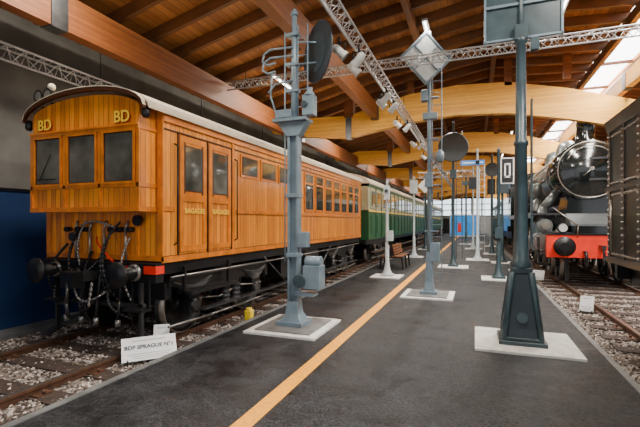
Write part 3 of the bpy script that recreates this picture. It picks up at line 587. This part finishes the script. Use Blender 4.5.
for i in range(4):
    a=math.pi/4+i*math.pi/2; t.cyl((px+.30*math.cos(a),py+.30*math.sin(a),.12),(px+.16*math.cos(a),py+.16*math.sin(a),.95),.04,BLUED,n=8)
for i in range(4):
    a=i*math.pi/2; n_=Vector((math.cos(a),math.sin(a),0)); t.cyl(Vector((px,py,.36))+n_*.155,Vector((px,py,.37))+n_*.205,.07,BLUED,n=14)
t.lathe((px,py,1.0),[(.13,0),(.14,.05),(.10,.1),(.085,.5),(.075,1.6),(.09,1.62),(.09,1.66),(.07,1.68),(.058,2.95),(.08,2.97),(.08,3.02),(.05,3.04)],BLUED,n=20)
t.cyl((px,py,4.0),(px,py,4.95),.03,BLUED,n=8)
t.cbox((px+.02,py+.04,4.5),(.92,.03,.92),BLUED); 
for q in(-1,1): t.cbox((px+.02+q*.46,py+.02,4.5),(.03,.05,.96),BLUEG); t.cbox((px+.02,py+.02,4.5+q*.46),(.96,.05,.03),BLUEG)
t.cbox((px,py+.01,4.5),(.9,.03,.04),BLUEG); t.cbox((px+.0,py,4.1),(.16,.14,.2),BLUED); t.cbox((px+.16,py-.02,3.92),(.1,.1,.16),BLUED)
t.box(px+.11,px+.13,py-.1,py+.0,1.3,3.2,BLUED)
t.build(bevel=.004)
slab(-1.48,-.42,8.65,9.75)
t=M('diamond_signal'); px,py=-.93,9.2
t.cbox((px,py,.08),(.36,.36,.06),BLUEG); t.lathe((px,py,.1),[(.17,0),(.11,.2),(.09,.8),(.07,.85)],BLUEG,n=4,smooth=False,rot0=math.pi/4)
t.cyl((px,py,.9),(px,py,5.75),.05,BLUEG,r1=.035,n=10); ladder(t,px+.16,py,.3,5.0,BLUEG,.2)
for z in(1.4,2.4,3.4,4.3): t.cbox((px+.05,py,z),(.3,.08,.03),BLUEG)
Rz=Matrix.Rotation(math.radians(28),3,'Z')@Matrix.Rotation(math.pi/4,3,'Y')
t.cbox((px-.06,py-.08,5.15),(.78,.03,.78),PALE,Rz); 
for q in(-1,1):
    t.cbox(Vector((px-.06,py-.09,5.15))+Rz@Vector((q*.39,0,0)),(.05,.06,.84),BLUEG,Rz); t.cbox(Vector((px-.06,py-.09,5.15))+Rz@Vector((0,0,q*.39)),(.84,.06,.05),BLUEG,Rz)
t.cbox(Vector((px-.06,py-.1,5.15)),(.78,.03,.03),BLUEG,Rz); t.cbox(Vector((px-.06,py-.1,5.15)),(.03,.03,.78),BLUEG,Rz)
t.cbox((px+.02,py,3.9),(.3,.16,.14),BLUEG); t.cbox((px-.1,py,4.35),(.14,.16,.24),BLUEG); t.cbox((px+.0,py-.1,2.5),(.16,.12,.3),BLUEG); t.cbox((px+.12,py,.95),(.2,.2,.4),BLUEG)
t.lathe((px+.22,py,2.9),[(.06,0),(.09,.03),(.09,.2),(.03,.26)],BLUEG,n=12)
t.build(bevel=.004)
def post(name,x,y0,h,r,m,slabsz=.5):
    slab(x-slabsz,x+slabsz,y0-slabsz,y0+slabsz,None)
    t=M(name); t.cbox((x,y0,.06),(.34,.34,.06),m); t.lathe((x,y0,.09),[(.16,0),(.1,.1),(r*1.3,.35),(r*1.3,.8),(r,.85),(r*.8,h-.1),(r*1.1,h-.08),(.01,h)],m,n=14); return t
t=post('disc_signal_post',-.72,15.3,5.1,.05,BLUED); t.lathe((-.72,15.24,4.25),[(.5,0),(.52,.015),(.5,.03)],DARKB,ax=(.15,-1,0),n=32); t.cbox((-.72,15.3,3.3),(.2,.2,.3),BLUED); ladder(t,-.52,15.3,.3,4.8,BLUED,.2); t.build()
t=post('white_signal_post',-2.4,11.9,2.75,.045,PALE,.42); t.cbox((-2.4,11.86,2.45),(.16,.12,.4),PALE); t.cyl((-2.4,11.8,2.5),(-2.4,11.75,2.5),.05,DARKB); t.cbox((-2.3,11.86,1.2),(.16,.16,.3),PALE); t.build()
t=post('letter_board_signal',.62,12.5,3.6,.05,BLUED,.45); t.cbox((.84,12.46,3.02),(.34,.03,.72),WHITE); t.cbox((.84,12.44,3.02),(.28,.02,.66),IRON)
t.cbox((.84,12.425,3.2),(.16,.01,.05),WHITE);t.cbox((.84,12.425,2.85),(.16,.01,.05),WHITE); t.cbox((.78,12.425,3.02),(.04,.01,.38),WHITE); t.cbox((.9,12.425,3.02),(.04,.01,.38),WHITE)
t.cbox((.62,12.4,1.3),(.2,.2,.3),BLUED); t.build()
t=post('semaphore_signal',.1,18.5,4.6,.05,PALE,.45); t.cbox((-.1,18.44,4.1),(.95,.03,.2),SCRB); t.cbox((-.1,18.42,4.1),(.8,.01,.05),WHITE); t.cyl((.1,18.4,4.1),(.1,18.3,4.1),.08,IRON); ladder(t,.28,18.5,.3,4.0,PALE,.2); t.build()
t=post('signal_post',-.1,26,4.8,.05,PALE,.45); t.cbox((-.1,25.9,3.9),(.5,.04,.7),DARKB); t.build()
t=post('signal_post',1.0,17.5,3.4,.05,BLUED,.4); t.cbox((1.0,17.42,3.0),(.45,.04,.6),DARKB); t.build()
t=post('signal_post',-2.6,19,3.6,.05,PALE,.4); t.cbox((-2.6,18.9,3.2),(.35,.04,.6),PALE); t.build()
t=post('signal_post',.8,22.2,4.9,.06,BLUED,.4); t.lathe((.8,22.1,4.2),[(.35,0),(.35,.03)],DARKB,ax=(0,-1,0)); t.build()
t=post('signal_post',-2.7,24.5,4.2,.06,BLUED,.4); t.cbox((-2.7,24.4,3.7),(.6,.04,.6),WHITE,Matrix.Rotation(math.pi/4,3,'Y')); t.build()
t=post('signal_post',-.6,31.5,5.0,.07,BLUED,.4); t.cbox((-.3,31.4,4.4),(1.2,.04,.3),BLUED); t.build()
t=post('signal_post',1.0,29,4.4,.06,PALE,.4); t.cbox((1.0,28.9,3.9),(.5,.1,1.0),IRON); t.build()
# ---------------------------------------------------------------- small things
t=M('bench_stand_in')  # slatted bench shape standing in for a small wooden cart or crate
bx,by=-2.65,14.6
for k in(-1,1):
    for i in range(4): t.box(bx+k*(.06+i*.085)-.03,bx+k*(.06+i*.085)+.03,by-.8,by+.8,.42,.45,BENCH)
    for i in range(4):
        z=.5+i*.085; t.box(bx+k*(.11-.02*i)-.012,bx+k*(.11-.02*i)+.012,by-.8,by+.8,z,z+.065,BENCH)
for yy in(by-.72,by,by+.72):
    t.prism([(bx-.42,0),(bx-.37,0),(bx-.32,.38),(bx+.32,.38),(bx+.37,0),(bx+.42,0),(bx+.38,.42),(bx+.09,.45),(bx+.03,.86),(bx-.03,.86),(bx-.09,.45),(bx-.38,.42)],'y',yy-.03,yy+.03,IRON)
t.build()
def placard(loc,w,h,rz,tilt,lines,fs):
    e=bpy.data.objects.new('information_placard',None); scene.collection.objects.link(e); e.location=loc; e.rotation_euler=(0,0,rz)
    p=M('board'); q=Matrix.Rotation(-tilt,3,'X'); p.cbox((0,0,h/2*math.cos(tilt)+.02),(w,.015,h),WHITE,q)
    for s_ in(-1,1): p.cyl((s_*w*.35,.02+h*.25,-.0),(s_*w*.35,h*.5*math.sin(tilt),h*.8*math.cos(tilt)),.008,IRON,n=6)
    for s_ in(-1,1): p.cyl((s_*w*.4,-h/2*math.sin(tilt)+.0,-.03),(s_*w*.4,-h/2*math.sin(tilt),.04),.01,IRON,n=6)
    for k in range(3): 
        c0=Vector((0,-.009,-h*.22-k*h*.09)); p.cbox(q@c0+Vector((0,0,h/2*math.cos(tilt)+.02)),(w*(.8-.1*k),.002,h*.03),GREYINK,q)
    c0=Vector((0,-.009,h*.34)); p.cbox(q@c0+Vector((0,0,h/2*math.cos(tilt)+.02)),(w*.6,.002,h*.05),GREYINK,q)
    p.build(parent=e)
    if lines:
        v=q@Vector((0,-.012,h*.06))+Vector((0,0,h/2*math.cos(tilt)+.02)); text(lines,v,fs,(R90-tilt,0,0),INK,e,'title',ext=.001,off=.0012)
placard((-3.72,3.95,-.07),.62,.30,math.radians(48),math.radians(40),'BDP SPRAGUE N°1',.068)
placard((-3.94,4.40,-.07),.20,.28,math.radians(35),math.radians(20),'',.05)
placard((1.95,8.9,-.07),.22,.30,math.radians(-20),math.radians(30),'',.05)
placard((1.7,13.2,-.07),.3,.3,math.radians(-20),math.radians(30),'',.05)
t=M('yellow_marker_block'); t.box(-3.66,-3.54,6.05,6.17,-.1,.10,YELB); t.box(-3.64,-3.56,6.07,6.15,.10,.14,YELB); t.build(bevel=.01)
t=M('display_screen'); t.box(-2.4,.4,45,45.1,.2,2.3,SCRB); t.box(-2.45,.45,45.02,45.14,.1,2.4,WHITE); t.box(-2.3,-2.2,45,45.1,0,.2,IRON); t.box(.2,.3,45,45.1,0,.2,IRON)
t.sph((-1.5,44.98,1.45),.12,RED,sc=(1,.1,1)); t.cbox((-1.5,44.98,.95),(.35,.02,.8),RED); t.build()
# ---------------------------------------------------------------- world, camera
wd=bpy.data.worlds.new('daylight'); scene.world=wd; wd.use_nodes=True
bg=wd.node_tree.nodes['Background']; bg.inputs[0].default_value=(.94,.96,1,1); bg.inputs[1].default_value=1.1
cam=bpy.data.cameras.new('camera'); co_=bpy.data.objects.new('camera',cam); scene.collection.objects.link(co_)
co_.location=(0,0,1.6); co_.rotation_euler=(R90,0,math.radians(20.7)); cam.sensor_width=36; cam.lens=410/640*36; cam.shift_y=8.5/640
cam.clip_end=300; scene.camera=co_
